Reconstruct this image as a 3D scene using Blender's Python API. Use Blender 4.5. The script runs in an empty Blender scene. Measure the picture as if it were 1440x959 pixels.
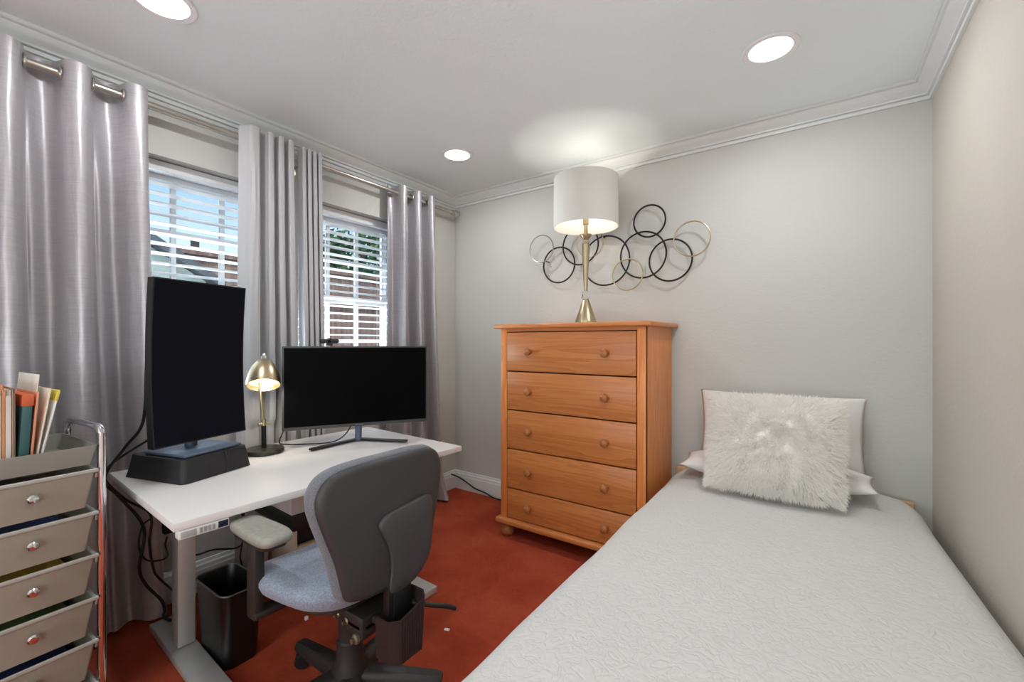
import bpy, bmesh, math, random
from mathutils import Vector, Matrix, noise
random.seed(7)
PI = math.pi
sc = bpy.context.scene
col = sc.collection

# ------------------------------------------------------------------ helpers
def lin(r, g, b):
    f = lambda c: (c/255/12.92) if c/255 <= .04045 else ((c/255+.055)/1.055)**2.4
    return (f(r), f(g), f(b), 1)

class MB:
    def __init__(self): self.bm = bmesh.new()
    def merge(self, t, M=None):
        if M is not None: bmesh.ops.transform(t, matrix=M, verts=t.verts)
        me = bpy.data.meshes.new('tmp'); t.to_mesh(me); t.free()
        self.bm.from_mesh(me); bpy.data.meshes.remove(me); return self
    def box(self, c, s, bev=0, seg=2, rot=None, taper=None):
        t = bmesh.new(); bmesh.ops.create_cube(t, size=1)
        for v in t.verts:
            v.co = Vector((v.co.x*s[0], v.co.y*s[1], v.co.z*s[2]))
            if taper and v.co.z < 0: v.co.x *= taper[0]; v.co.y *= taper[1]
        if bev: bmesh.ops.bevel(t, geom=list(t.edges), offset=bev, segments=seg, affect='EDGES', profile=.5)
        M = Matrix.Translation(Vector(c))
        if rot is not None: M = M @ rot
        return self.merge(t, M)
    def bx(self, x0, x1, y0, y1, z0, z1, bev=0, seg=2):
        return self.box(((x0+x1)/2, (y0+y1)/2, (z0+z1)/2), (x1-x0, y1-y0, z1-z0), bev, seg)
    def tube(self, pts, r, n=10, closed=False, res=0, cap=True):
        P = [Vector(p) for p in pts]
        if res: P = spline(P, res, closed)
        m = len(P); rr = r if isinstance(r, (list, tuple)) else None
        T = []
        for i in range(m):
            a = P[(i-1) % m] if (closed or i > 0) else P[i]
            b = P[(i+1) % m] if (closed or i < m-1) else P[i]
            T.append((b-a).normalized())
        up = Vector((0, 0, 1)) if abs(T[0].z) < .9 else Vector((1, 0, 0))
        N = (up - T[0]*up.dot(T[0])).normalized()
        rings = []
        for i in range(m):
            N = (N - T[i]*N.dot(T[i])).normalized(); B = T[i].cross(N)
            q = rr[i*len(rr)//m] if rr else r
            rings.append([self.bm.verts.new(P[i] + (N*math.cos(2*PI*k/n)+B*math.sin(2*PI*k/n))*q) for k in range(n)])
        for i in range(m if closed else m-1):
            A, Bq = rings[i], rings[(i+1) % m]
            for k in range(n): self.bm.faces.new((A[k], A[(k+1) % n], Bq[(k+1) % n], Bq[k]))
        if not closed and cap:
            self.bm.faces.new(rings[0][::-1]); self.bm.faces.new(rings[-1])
        return self
    def lathe(self, prof, c=(0, 0, 0), n=32, M=None, cap=False):
        t = bmesh.new(); R = []
        for (r, z) in prof:
            if r < 1e-6: R.append([t.verts.new((0, 0, z))])
            else: R.append([t.verts.new((r*math.cos(2*PI*k/n), r*math.sin(2*PI*k/n), z)) for k in range(n)])
        for a, b in zip(R, R[1:]):
            for k in range(n):
                if len(a) == 1 and len(b) == 1: continue
                if len(a) == 1: t.faces.new((a[0], b[(k+1) % n], b[k]))
                elif len(b) == 1: t.faces.new((a[k], a[(k+1) % n], b[0]))
                else: t.faces.new((a[k], a[(k+1) % n], b[(k+1) % n], b[k]))
        bmesh.ops.recalc_face_normals(t, faces=t.faces)
        X = Matrix.Translation(Vector(c))
        if M is not None: X = X @ M
        return self.merge(t, X)
    def pad(self, outline, layers, fn):
        """outline: closed 2-D loop; layers: (scale, h); fn(u,v,h) -> 3-D point"""
        n = len(outline)
        cu = sum(p[0] for p in outline)/n; cv = sum(p[1] for p in outline)/n
        t = bmesh.new(); R = []
        for s, h in layers:
            R.append([t.verts.new(fn(cu+(p[0]-cu)*s, cv+(p[1]-cv)*s, h)) for p in outline])
        for a, b in zip(R, R[1:]):
            for k in range(n): t.faces.new((a[k], a[(k+1) % n], b[(k+1) % n], b[k]))
        for ring, h in ((R[0], layers[0][1]), (R[-1], layers[-1][1])):
            c = t.verts.new(fn(cu, cv, h))
            for k in range(n): t.faces.new((ring[k], ring[(k+1) % n], c))
        bmesh.ops.recalc_face_normals(t, faces=t.faces)
        return self.merge(t)
    def grid(self, nu, nv, fn, closeu=False):
        V = [[self.bm.verts.new(fn(i/(nu if closeu else nu-1), j/(nv-1))) for i in range(nu)] for j in range(nv)]
        for j in range(nv-1):
            for i in range(nu if closeu else nu-1):
                k = (i+1) % nu
                self.bm.faces.new((V[j][i], V[j][k], V[j+1][k], V[j+1][i]))
        return self
    def build(self, name, mat, parent=None, angle=40, label=None, recalc=True):
        if recalc: bmesh.ops.recalc_face_normals(self.bm, faces=self.bm.faces)
        me = bpy.data.meshes.new(name); self.bm.to_mesh(me); self.bm.free()
        for p in me.polygons: p.use_smooth = True
        if angle is not None: me.set_sharp_from_angle(angle=math.radians(angle))
        me.materials.append(mat)
        o = bpy.data.objects.new(name, me); col.objects.link(o)
        if parent is not None: o.parent = parent
        if label: o['label'] = label
        return o

def spline(P, res, closed=False):
    out = []; n = len(P)
    for i in range(n if closed else n-1):
        p0 = P[(i-1) % n] if closed or i > 0 else P[i]
        p1 = P[i]; p2 = P[(i+1) % n]
        p3 = P[(i+2) % n] if closed or i < n-2 else P[(i+1) % n]
        for k in range(res):
            t = k/res
            out.append(.5*((2*p1)+(p2-p0)*t+(2*p0-5*p1+4*p2-p3)*t*t+(3*p1-p0-3*p2+p3)*t**3))
    if not closed: out.append(P[-1])
    return out
def loop2(half, res=5):
    """half outline (u>=0, from top to bottom) mirrored into a smooth closed loop"""
    P = [Vector((a, b, 0)) for a, b in half] + [Vector((-a, b, 0)) for a, b in half[::-1] if a > 1e-6]
    return [(p.x, p.y) for p in spline(P, res, True)]
def rrect(w, d, r, n=6):
    out = []
    for cx, cy, a in ((w-r, d-r, 0), (-w+r, d-r, 90), (-w+r, -d+r, 180), (w-r, -d+r, 270)):
        for k in range(n+1):
            t = math.radians(a+90*k/n); out.append((cx+r*math.cos(t), cy+r*math.sin(t)))
    return out

def tag(o, label=None, cat=None, group=None, kind=None):
    if label: o['label'] = label
    if cat: o['category'] = cat
    if group: o['group'] = group
    if kind: o['kind'] = kind
    return o
def thing(name, label, cat, loc=(0, 0, 0), rz=0, group=None):
    o = bpy.data.objects.new(name, None); col.objects.link(o)
    o.location = loc; o.rotation_euler = (0, 0, rz); o.empty_display_size = .05
    return tag(o, label, cat, group)
def copy_tree(o, parent=None):
    c = o.copy(); col.objects.link(c); c.parent = parent
    for ch in [x for x in col.objects if x.parent == o]: copy_tree(ch, c)
    return c
def struct(o): o['kind'] = 'structure'; return o

# ------------------------------------------------------------------ materials
class NT:
    def __init__(self, name):
        self.m = bpy.data.materials.new(name); self.m.use_nodes = True
        self.t = self.m.node_tree; self.b = self.t.nodes['Principled BSDF']
        self.tc = self.n('ShaderNodeTexCoord')
    def n(self, k, **kw):
        x = self.t.nodes.new(k)
        for a, v in kw.items():
            if hasattr(x, a) and a not in x.inputs: setattr(x, a, v)
            else: x.inputs[a].default_value = v
        return x
    def l(self, a, b): self.t.links.new(a, b)
    def mapping(self, scale=(1, 1, 1), rot=(0, 0, 0), src='Object'):
        mp = self.n('ShaderNodeMapping'); mp.inputs['Scale'].default_value = scale; mp.inputs['Rotation'].default_value = rot
        self.l(self.tc.outputs[src], mp.inputs['Vector']); return mp.outputs['Vector']
    def noise(self, vec, scale, detail=3, rough=.5, dist=0):
        x = self.n('ShaderNodeTexNoise'); x.inputs['Scale'].default_value = scale; x.inputs['Detail'].default_value = detail
        x.inputs['Roughness'].default_value = rough; x.inputs['Distortion'].default_value = dist
        if vec is not None: self.l(vec, x.inputs['Vector'])
        return x.outputs['Fac']
    def ramp(self, fac, stops):
        r = self.n('ShaderNodeValToRGB'); e = r.color_ramp.elements
        while len(e) < len(stops): e.new(.5)
        for s, (p, c) in zip(e, stops): s.position = p; s.color = c
        self.l(fac, r.inputs['Fac']); return r.outputs['Color']
    def bump(self, h, strength=.2, dist=.01):
        b = self.n('ShaderNodeBump'); b.inputs['Strength'].default_value = strength; b.inputs['Distance'].default_value = dist
        self.l(h, b.inputs['Height']); self.l(b.outputs['Normal'], self.b.inputs['Normal']); return b
    def set(self, **kw):
        for a, v in kw.items(): self.b.inputs[a.replace('_', ' ')].default_value = v
        return self
def plain(name, rgb, rough=.5, metal=0, var=.0, bump=0, bscale=80, **kw):
    t = NT(name); c = lin(*rgb)
    t.set(Base_Color=c, Roughness=rough, Metallic=metal)
    for a, v in kw.items(): t.b.inputs[a.replace('_', ' ')].default_value = v
    v = t.mapping()
    f = t.noise(v, 14 if not bump else bscale, 3)
    if var:
        d = tuple(x*(1-var) for x in c[:3])+(1,); e = tuple(min(1, x*(1+var)) for x in c[:3])+(1,)
        t.l(t.ramp(f, [(.3, d), (.7, e)]), t.b.inputs['Base Color'])
    if bump: t.bump(f, bump, .004)
    return t.m
def wall_mat(name, rgb):
    t = NT(name); t.set(Base_Color=lin(*rgb), Roughness=.75)
    v = t.mapping((1, 1, 1.3))
    f = t.noise(v, 55, 4, .55, .4); t.bump(f, .22, .006)
    g = t.noise(v, 1.3, 2)
    c = lin(*rgb); d = tuple(x*.965 for x in c[:3])+(1,)
    t.l(t.ramp(g, [(.35, d), (.65, c)]), t.b.inputs['Base Color'])
    return t.m
def emis(name, rgb, s):
    t = NT(name); t.set(Base_Color=lin(*rgb)); t.b.inputs['Emission Color'].default_value = lin(*rgb); t.b.inputs['Emission Strength'].default_value = s
    return t.m
def wood_mat(name, axis='x', tint=1.0):
    t = NT(name)
    sc_ = {'x': (.9, 15, 15), 'y': (15, .9, 15), 'z': (15, 15, .9)}[axis]
    v = t.mapping(sc_)
    oi = t.n('ShaderNodeObjectInfo')
    ad = t.n('ShaderNodeVectorMath', operation='ADD'); sm = t.n('ShaderNodeVectorMath', operation='SCALE')
    cv = t.n('ShaderNodeCombineXYZ'); t.l(oi.outputs['Random'], cv.inputs['X']); t.l(oi.outputs['Random'], cv.inputs['Z'])
    t.l(cv.outputs[0], sm.inputs[0]); sm.inputs['Scale'].default_value = 37
    t.l(v, ad.inputs[0]); t.l(sm.outputs[0], ad.inputs[1])
    v = ad.outputs[0]
    n1 = t.noise(v, 1.0, 2, .5, .6)
    mt = t.n('ShaderNodeMath', operation='MULTIPLY'); mt.inputs[1].default_value = 7; t.l(n1, mt.inputs[0])
    fr = t.n('ShaderNodeMath', operation='FRACT'); t.l(mt.outputs[0], fr.inputs[0])
    n2 = t.noise(v, 6, 4, .6)
    mx = t.n('ShaderNodeMath', operation='MULTIPLY_ADD'); mx.inputs[1].default_value = .32; mx.inputs[2].default_value = .12
    t.l(fr.outputs[0], mx.inputs[0])
    a2 = t.n('ShaderNodeMath', operation='MULTIPLY_ADD'); a2.inputs[1].default_value = .5; t.l(n2, a2.inputs[0]); t.l(mx.outputs[0], a2.inputs[2])
    k = lambda r, g, b: lin(min(255, r*tint), min(255, g*tint), min(255, b*tint))
    t.l(t.ramp(a2.outputs[0], [(.12, k(224, 150, 86)), (.5, k(210, 131, 70)), (.85, k(186, 108, 54))]), t.b.inputs['Base Color'])
    t.set(Roughness=.38); t.bump(a2.outputs[0], .05, .002)
    return t.m
def silk_mat(name, rgb, sheen=.3):
    t = NT(name)
    v = t.mapping((9, 9, 330)); f = t.noise(v, 1.0, 2, .6)
    c = lin(*rgb); d = tuple(x*.90 for x in c[:3])+(1,); e = tuple(min(1, x*1.07) for x in c[:3])+(1,)
    t.l(t.ramp(f, [(.3, d), (.5, c), (.72, e)]), t.b.inputs['Base Color'])
    v3 = t.mapping((2.2, 2.2, .8)); f3 = t.noise(v3, 7, 3, .55, .4)
    m1 = t.n('ShaderNodeMath', operation='MULTIPLY_ADD'); m1.inputs[1].default_value = .07; t.l(f, m1.inputs[0]); t.l(f3, m1.inputs[2])
    t.bump(m1.outputs[0], .5, .010)
    t.set(Roughness=.5, Metallic=.55, Specular_IOR_Level=.6, Sheen_Weight=.1, Sheen_Roughness=.4)
    return t.m
def cloth_mat(name, rgb, scale=700, bump=.3, var=.12):
    t = NT(name); v = t.mapping(); c = lin(*rgb)
    vo = t.n('ShaderNodeTexVoronoi'); vo.inputs['Scale'].default_value = scale; t.l(v, vo.inputs['Vector'])
    d = tuple(x*(1-var*2) for x in c[:3])+(1,); e = tuple(min(1, x*(1+var)) for x in c[:3])+(1,)
    t.l(t.ramp(vo.outputs['Distance'], [(.1, e), (.7, d)]), t.b.inputs['Base Color'])
    t.bump(vo.outputs['Distance'], bump, .002); t.set(Roughness=.9, Sheen_Weight=.2)
    return t.m

M = {}
M['wall_cool'] = wall_mat('wall_paint', (205, 204, 199))
M['wall_warm'] = wall_mat('wall_paint_warm', (205, 197, 186))
M['ceil'] = wall_mat('ceiling_paint', (241, 250, 252))
M['trim'] = plain('white_trim_paint', (229, 232, 231), .4)
M['vinyl'] = plain('white_vinyl', (240, 241, 243), .35)
def carpet():
    t = NT('red_carpet'); v = t.mapping()
    f = t.noise(v, 420, 2, .7); g = t.noise(v, 3.2, 4, .6); h = t.noise(v, 60, 3, .6)
    m = t.n('ShaderNodeMath', operation='MULTIPLY_ADD'); m.inputs[1].default_value = .45; t.l(f, m.inputs[0])
    m2 = t.n('ShaderNodeMath', operation='MULTIPLY_ADD'); m2.inputs[1].default_value = .75; t.l(g, m2.inputs[0]); t.l(m.outputs[0], m2.inputs[2])
    m3 = t.n('ShaderNodeMath', operation='MULTIPLY'); m3.inputs[1].default_value = .2; t.l(h, m3.inputs[0]); t.l(m3.outputs[0], m.inputs[2])
    t.l(t.ramp(m2.outputs[0], [(.42, lin(146, 56, 37)), (.68, lin(182, 78, 54)), (.9, lin(200, 98, 70))]), t.b.inputs['Base Color'])
    t.bump(f, .7, .01); t.set(Roughness=1, Specular_IOR_Level=.05)
    return t.m
M['carpet'] = carpet()
M['silk'] = silk_mat('grey_silk_curtain', (184, 180, 183))
M['lining'] = plain('pale_curtain_lining', (192, 192, 194), .75, bump=.15, bscale=300)
M['nickel'] = plain('brushed_nickel', (192, 188, 180), .3, 1, var=.05)
M['chrome'] = plain('chrome', (225, 225, 228), .09, 1)
M['gold'] = plain('brushed_brass', (190, 174, 142), .34, 1, var=.06)
M['black_metal'] = plain('black_metal', (34, 32, 32), .4, .6)
M['silver'] = plain('silver_powder_coat', (200, 201, 198), .4, .5, var=.03)
M['desk_white'] = plain('white_laminate', (224, 220, 218), .35, var=.01)
M['screen'] = plain('dark_screen', (3, 3, 4), .4, Specular_IOR_Level=.06)
M['screen_blue'] = plain('dark_blue_screen', (16, 18, 26), .5, Specular_IOR_Level=.06)
M['bezel'] = plain('dark_grey_bezel', (72, 73, 72), .4, .3)
M['black_plastic'] = plain('black_plastic', (24, 24, 25), .45)
M['slate'] = plain('slate_grey_plastic', (96, 110, 132), .4, .2)
M['black_cloth'] = plain('black_cloth_cover', (30, 30, 32), .65, bump=.3, bscale=25)
M['olive_metal'] = plain('dark_bronze_metal', (66, 64, 56), .35, .6)
M['cable'] = plain('black_cable', (18, 18, 18), .5)
M['chair_plastic'] = plain('charcoal_chair_plastic', (55, 54, 55), .5, bump=.08, bscale=500)
M['chair_dark'] = plain('black_chair_plastic', (40, 37, 36), .5)
M['sleeve'] = plain('dark_brown_ribbed_plastic', (44, 32, 33), .55)
M['arm_pad'] = plain('worn_grey_arm_pad', (150, 150, 141), .55, var=.10, bump=.1)
M['fabric_blue'] = cloth_mat('blue_grey_seat_fabric', (148, 157, 174), 190)
M['fabric_grey'] = cloth_mat('grey_back_fabric', (118, 120, 126), 260)
M['bin'] = plain('black_bin_plastic', (15, 15, 15), .35)
M['taupe'] = plain('smoky_taupe_plastic', (160, 150, 134), .35, var=.03, Alpha=.93)
M['rail'] = plain('grey_drawer_rail', (176, 174, 166), .35, .2)
M['tray'] = plain('grey_tray_plastic', (142, 140, 132), .4)
M['wood_x'] = wood_mat('pine_wood_horizontal', 'x', .96)
M['wood_z'] = wood_mat('pine_wood_vertical', 'z', 1.10)  # tint raised to make up for weak light on the dresser's side
M['wood_knob'] = wood_mat('pine_knob_wood', 'x', .82)
M['wood_top'] = wood_mat('pine_wood_top', 'x', 1.0)
M['dark_gap'] = plain('dark_gap', (48, 26, 14), .9)
M['shade'] = None
M['crystal'] = plain('clear_crystal', (245, 248, 248), .03, Transmission_Weight=.9, IOR=1.45)
M['paper'] = plain('white_paper', (226, 222, 214), .8)
M['litter'] = plain('pale_scrap', (235, 225, 215), .8)
M['clear_bag'] = plain('clear_plastic_bag', (220, 222, 225), .2, Alpha=.55)
M['leaf'] = plain('green_leaves', (70, 104, 58), .7, var=.4)
M['bark'] = plain('bark', (84, 68, 54), .9)

def shade_mat():
    t = NT('white_linen_shade'); v = t.mapping((300, 300, 300)); f = t.noise(v, 1, 2)
    t.set(Base_Color=lin(222, 219, 213), Roughness=.9); t.bump(f, .2, .002)
    tr = t.n('ShaderNodeBsdfTranslucent'); tr.inputs['Color'].default_value = lin(250, 244, 232)
    mx = t.n('ShaderNodeMixShader'); mx.inputs[0].default_value = .07
    out = t.t.nodes['Material Output']
    t.l(t.b.outputs[0], mx.inputs[1]); t.l(tr.outputs[0], mx.inputs[2]); t.l(mx.outputs[0], out.inputs['Surface'])
    return t.m
M['shade'] = shade_mat()
def glass_mat():
    t = NT('window_glass'); out = t.t.nodes['Material Output']
    tr = t.n('ShaderNodeBsdfTransparent'); tr.inputs['Color'].default_value = (.95, .97, .97, 1)
    gl = t.n('ShaderNodeBsdfGlossy'); gl.inputs['Roughness'].default_value = .02
    fr = t.n('ShaderNodeFresnel'); fr.inputs['IOR'].default_value = 1.3
    mx = t.n('ShaderNodeMixShader'); t.l(fr.outputs[0], mx.inputs[0]); t.l(tr.outputs[0], mx.inputs[1]); t.l(gl.outputs[0], mx.inputs[2])
    t.l(mx.outputs[0], out.inputs['Surface']); return t.m
M['glass'] = glass_mat()
def slat_mat():
    t = NT('white_blind_slat'); t.set(Base_Color=lin(246, 247, 249), Roughness=.4)
    tr = t.n('ShaderNodeBsdfTranslucent'); tr.inputs['Color'].default_value = lin(250, 250, 250)
    mx = t.n('ShaderNodeMixShader'); mx.inputs[0].default_value = .4
    t.l(t.b.outputs[0], mx.inputs[1]); t.l(tr.outputs[0], mx.inputs[2]); t.l(mx.outputs[0], t.t.nodes['Material Output'].inputs['Surface'])
    return t.m
M['slat'] = slat_mat()
def quilt_mat():
    t = NT('white_quilt'); v = t.mapping((1, 1, 1))
    f = t.noise(v, 24, 2, .45, 1.2)
    s = t.n('ShaderNodeMath', operation='SUBTRACT'); s.inputs[1].default_value = .5; t.l(f, s.inputs[0])
    a = t.n('ShaderNodeMath', operation='ABSOLUTE'); t.l(s.outputs[0], a.inputs[0])
    r = t.ramp(a.outputs[0], [(0, (0, 0, 0, 1)), (.05, (.75, .75, .75, 1)), (.2, (1, 1, 1, 1))])
    g = t.noise(v, 70, 3, .5, .5)
    m = t.n('ShaderNodeMath', operation='MULTIPLY_ADD'); m.inputs[1].default_value = .7; t.l(g, m.inputs[0]); t.l(r, m.inputs[2])
    t.bump(m.outputs[0], .32, .008)
    t.set(Base_Color=lin(211, 210, 207), Roughness=.9, Sheen_Weight=.1, Specular_IOR_Level=.2)
    return t.m
M['quilt'] = quilt_mat()
M['pillow'] = plain('white_pillowcase', (232, 228, 224), .85, bump=.12, bscale=12)
M['fur'] = plain('white_fur', (253, 249, 244), .9, Specular_IOR_Level=.15, Subsurface_Weight=.0)
_t = M['fur'].node_tree; _tr = _t.nodes.new('ShaderNodeBsdfTranslucent'); _tr.inputs['Color'].default_value = lin(252, 250, 246); _mx = _t.nodes.new('ShaderNodeMixShader'); _mx.inputs[0].default_value = .45
_t.links.new(_t.nodes['Principled BSDF'].outputs[0], _mx.inputs[1]); _t.links.new(_tr.outputs[0], _mx.inputs[2]); _t.links.new(_mx.outputs[0], _t.nodes['Material Output'].inputs['Surface'])
M['fur_base'] = plain('white_fur_backing', (246, 243, 238), .95)

# ------------------------------------------------------------------ room (X=-2.44 left wall, Y=2.69 back wall, X=.43 right wall)
XL, XR, YB, YF, H = -2.44, .43, 2.69, -3.2, 2.37
W1 = (.53, 1.32); W2 = (1.36, 2.155); WZ = (.90, 2.04); WT = .2
struct(MB().bx(XL-WT, XR+.1, YF-.1, YB+.1, -.1, 0).build('floor', M['carpet']))
struct(MB().bx(XL-WT, XR+.1, YF-.1, YB+.1, H, H+.12).build('ceiling', M['ceil']))
struct(MB().bx(XL-WT, XR+.1, YB, YB+.1, 0, H).build('wall_back', M['wall_cool']))
struct(MB().bx(XR, XR+.1, YF, YB, 0, H).build('wall_right', M['wall_warm']))
struct(MB().bx(XL-WT, XR+.1, YF-.1, YF, 0, H).build('wall_front', M['wall_warm']))
m = MB(); x0, x1 = XL-WT, XL
m.bx(x0, x1, YF, YB, 0, WZ[0]).bx(x0, x1, YF, YB, WZ[1], H)
for a, b in ((YF, W1[0]), (W1[1], W2[0]), (W2[1], YB)): m.bx(x0, x1, a, b, WZ[0], WZ[1])
struct(m.build('wall_left', M['wall_cool']))

# crown moulding and baseboards: profile (out from wall, z) swept along each wall
CROWN = [(0, 2.288), (.012, 2.288), (.014, 2.296), (.014, 2.300), (.008, 2.301), (.008, 2.305), (.022, 2.307), (.024, 2.313), (.018, 2.316), (.026, 2.322), (.04, 2.330), (.052, 2.342), (.058, 2.352), (.054, 2.3535), (.066, 2.356), (.07, 2.360), (.07, 2.3695), (0, 2.3695)]
BASE = [(0, 0), (.016, 0), (.016, .10), (.013, .106), (.013, .122), (.008, .128), (.006, .142), (0, .144)]
PICT = [(0, 2.236), (.014, 2.236), (.016, 2.246), (.010, 2.252), (.010, 2.262), (.016, 2.27), (.018, 2.276), (0, 2.28)]
def sweep(prof, a, b, nrm, mitre_a=True, mitre_b=True):
    m = MB(); a = Vector(a); b = Vector(b); n = Vector(nrm); d = (b-a).normalized()
    R = []
    for P, sgn, mit in ((a, 1, mitre_a), (b, -1, mitre_b)):
        R.append([m.bm.verts.new(Vector((P.x, P.y, 0))+n*o+d*(o*sgn if mit else 0)+Vector((0, 0, z))) for o, z in prof])
    k = len(prof)
    for i in range(k): m.bm.faces.new((R[0][i], R[0][(i+1) % k], R[1][(i+1) % k], R[1][i]))
    m.bm.faces.new(R[0]); m.bm.faces.new(R[1][::-1]); return m
cor = dict(left=((XL, YF), (XL, YB), (1, 0, 0)), back=((XL, YB), (XR, YB), (0, -1, 0)), right=((XR, YB), (XR, YF), (-1, 0, 0)), front=((XR, YF), (XL, YF), (0, 1, 0)))
for i, (k, (a, b, n)) in enumerate(cor.items()):
    struct(sweep(CROWN, (*a, 0), (*b, 0), n).build('trim_%d' % (i+1), M['trim'], angle=20))
    struct(sweep(BASE, (*a, 0), (*b, 0), n).build('baseboard_'+k, M['trim'], angle=20))
struct(sweep(PICT, (XL, YF, 0), (XL, YB, 0), (1, 0, 0)).build('trim_5', M['trim'], angle=20))

# windows
GX = XL-.17
for i, (a, b) in enumerate((W1, W2)):
    w = bpy.data.objects.new('window_%d' % (i+1), None); col.objects.link(w); w.location = (GX, (a+b)/2, WZ[0]); w['kind'] = 'structure'
    hw = (b-a)/2; hh = WZ[1]-WZ[0]; fr = .072
    f = MB()
    f.bx(-.02, .05, -hw, -hw+fr, 0, hh).bx(-.02, .05, hw-fr, hw, 0, hh).bx(-.02, .05, -hw+fr, hw-fr, 0, fr).bx(-.02, .05, -hw+fr, hw-fr, hh-fr, hh)
    f.build('window_frame', M['vinyl'], w)
    f = MB(); f.bx(-.015, .03, -hw+fr, hw-fr, .55, .595); f.build('meeting_rail', M['vinyl'], w)
    g = MB(); gw = 2*(hw-fr)
    for k in (1, 2): 
        y = -hw+fr+gw*k/3; g.bx(-.008, .012, y-.011, y+.011, fr, hh-fr)
    for z in (.30, .83): g.bx(-.0075, .0115, -hw+fr, hw-fr, z-.011, z+.011)
    g.build('muntin', M['vinyl'], w)
    MB().bx(-.002, .002, -hw+fr, hw-fr, fr, hh-fr).build('pane', M['glass'], w)
    MB().bx(.06, .178, -hw-.0, hw+.0, .0, .018, .004).build('window_sill', M['trim'], w)

    # blind
    t = thing('window_blind', ['white slatted blind over the window behind the portrait monitor', 'white slatted blind over the window behind the wide monitor'][i], 'blind', (XL-.085, (a+b)/2, WZ[0]), 0, 'window blinds')
    bw = hw-.012
    MB().bx(-.03, .03, -bw, bw, hh-.05, hh-.004, .004).build('head_rail', M['vinyl'], t)
    s = MB(); z = .06; R = Matrix.Rotation(math.radians(-6), 4, 'Y')
    while z < hh-.07:
        s.box((0, 0, z), (.05, 2*bw, .003), rot=R); z += .0465
    s.build('slats', M['slat'], t)
    MB().bx(-.025, .025, -bw, bw, .022, .042, .004).build('bottom_rail', M['vinyl'], t)
    for y in (-bw*.62, bw*.62):
        MB().tube([(-.027, y, hh-.03), (-.027, y, .02), (.027, y, .02), (.027, y, hh-.03)], .0011, 5).build('ladder_cord', M['vinyl'], t)
    MB().tube([(.037, bw-.06, hh-.04), (.037, bw-.06, .52)], .0035, 8).lathe([(0, .47), (.006, .475), (.006, .52), (0, .525)], (.037, bw-.06, 0), 8).build('tilt_wand', M['vinyl'], t)

# ------------------------------------------------------------------ outside
ex = MB().bx(-30, XL-WT-.02, -12, 25, -.5, -.3).build('ground', plain('outside_paving', (205, 200, 192), .9)); ex['kind'] = 'structure'
fence_m = NT('fence_boards')
_v = fence_m.mapping((1, 1, 1)); _w = fence_m.n('ShaderNodeTexNoise'); _w.inputs['Scale'].default_value = 3
_mp = fence_m.mapping((1, 7, .4)); fence_m.l(_mp, _w.inputs['Vector'])
fence_m.l(fence_m.ramp(_w.outputs['Fac'], [(.3, lin(92, 72, 66)), (.6, lin(122, 98, 88)), (.8, lin(146, 122, 108))]), fence_m.b.inputs['Base Color']); fence_m.set(Roughness=.9)
f = thing('board_fence', 'brown vertical board fence outside beyond both windows', 'fence', (-5.2, 3, -.3))
m = MB(); y = -6.0
while y < 5.4:
    m.box((random.uniform(-.006, .006), y+.07, 1.19), (.02, .137, 2.36)); y += .141
m.build('fence_boards', fence_m.m, f)
MB().bx(-.07, .07, -6, 5.4, 2.375, 2.41).build('cap_rail', fence_m.m, f)
m = MB()
for z in (.4, 1.2, 1.95): m.bx(.012, .055, -6, 5.4, z, z+.09)
m.build('cross_rail', fence_m.m, f)
for yy in (-5, -2.6, -.2, 2.2, 4.6): MB().bx(.012, .10, yy, yy+.09, 0, 2.37).build('fence_post', fence_m.m, f)
# gabled shed in front of the fence
dk = plain('dark_roofing', (62, 66, 72), .8, var=.2, bump=.3)
hs = thing('garden_shed', 'grey green gabled shed with a dark roof edge in front of the fence', 'shed', (-4.4, 0, -.3))
m = MB()
v = [m.bm.verts.new(p) for p in ((0, -.1, 0), (0, 1.62, 0), (0, 1.62, 2.02), (0, .78, 2.54), (0, -.1, 2.0), (-.55, -.1, 0), (-.55, 1.62, 0), (-.55, 1.62, 2.02), (-.55, .78, 2.54), (-.55, -.1, 2.0))]
m.bm.faces.new(v[:5]); m.bm.faces.new(v[5:][::-1])
for a, b in ((1, 2), (4, 0)): m.bm.faces.new((v[a], v[b], v[b+5], v[a+5]))
m.build('siding', plain('grey_green_siding', (124, 134, 130), .8), hs, angle=20)
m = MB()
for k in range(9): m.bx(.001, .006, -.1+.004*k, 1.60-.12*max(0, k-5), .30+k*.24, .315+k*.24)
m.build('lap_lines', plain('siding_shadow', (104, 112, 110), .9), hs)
m = MB()
for y0, z0, y1, z1 in ((.78, 2.55, 1.74, 1.955), (.78, 2.55, -.25, 1.92)):
    q = [m.bm.verts.new(p) for p in ((.10, y0, z0), (.10, y1, z1), (-.62, y1, z1), (-.62, y0, z0), (.10, y0, z0+.075), (.10, y1, z1+.075), (-.62, y1, z1+.075), (-.62, y0, z0+.075))]
    for F in ((0, 1, 2, 3), (4, 5, 6, 7), (0, 1, 5, 4), (1, 2, 6, 5), (2, 3, 7, 6), (3, 0, 4, 7)): m.bm.faces.new([q[k] for k in F])
m.build('roof', dk, hs, angle=20)
h2 = thing('distant_house', 'low house with a tan tiled roof and thin chimney beyond the fence', 'house', (-12.5, 5.2, .12))
MB().bx(-3, 0, -1.4, 1.8, -.42, 3.1).build('siding', plain('tan_stucco', (170, 150, 132), .9), h2)
m = MB(); q = [m.bm.verts.new(p) for p in ((.3, -1.6, 3.0), (.3, 2.0, 3.0), (-1.5, 2.0, 3.62), (-1.5, -1.6, 3.62), (-3.3, 2.0, 3.0), (-3.3, -1.6, 3.0))]
for F in ((0, 1, 2, 3), (3, 2, 4, 5), (0, 3, 5), (1, 4, 2), (0, 5, 4, 1)): m.bm.faces.new([q[k] for k in F])
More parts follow.
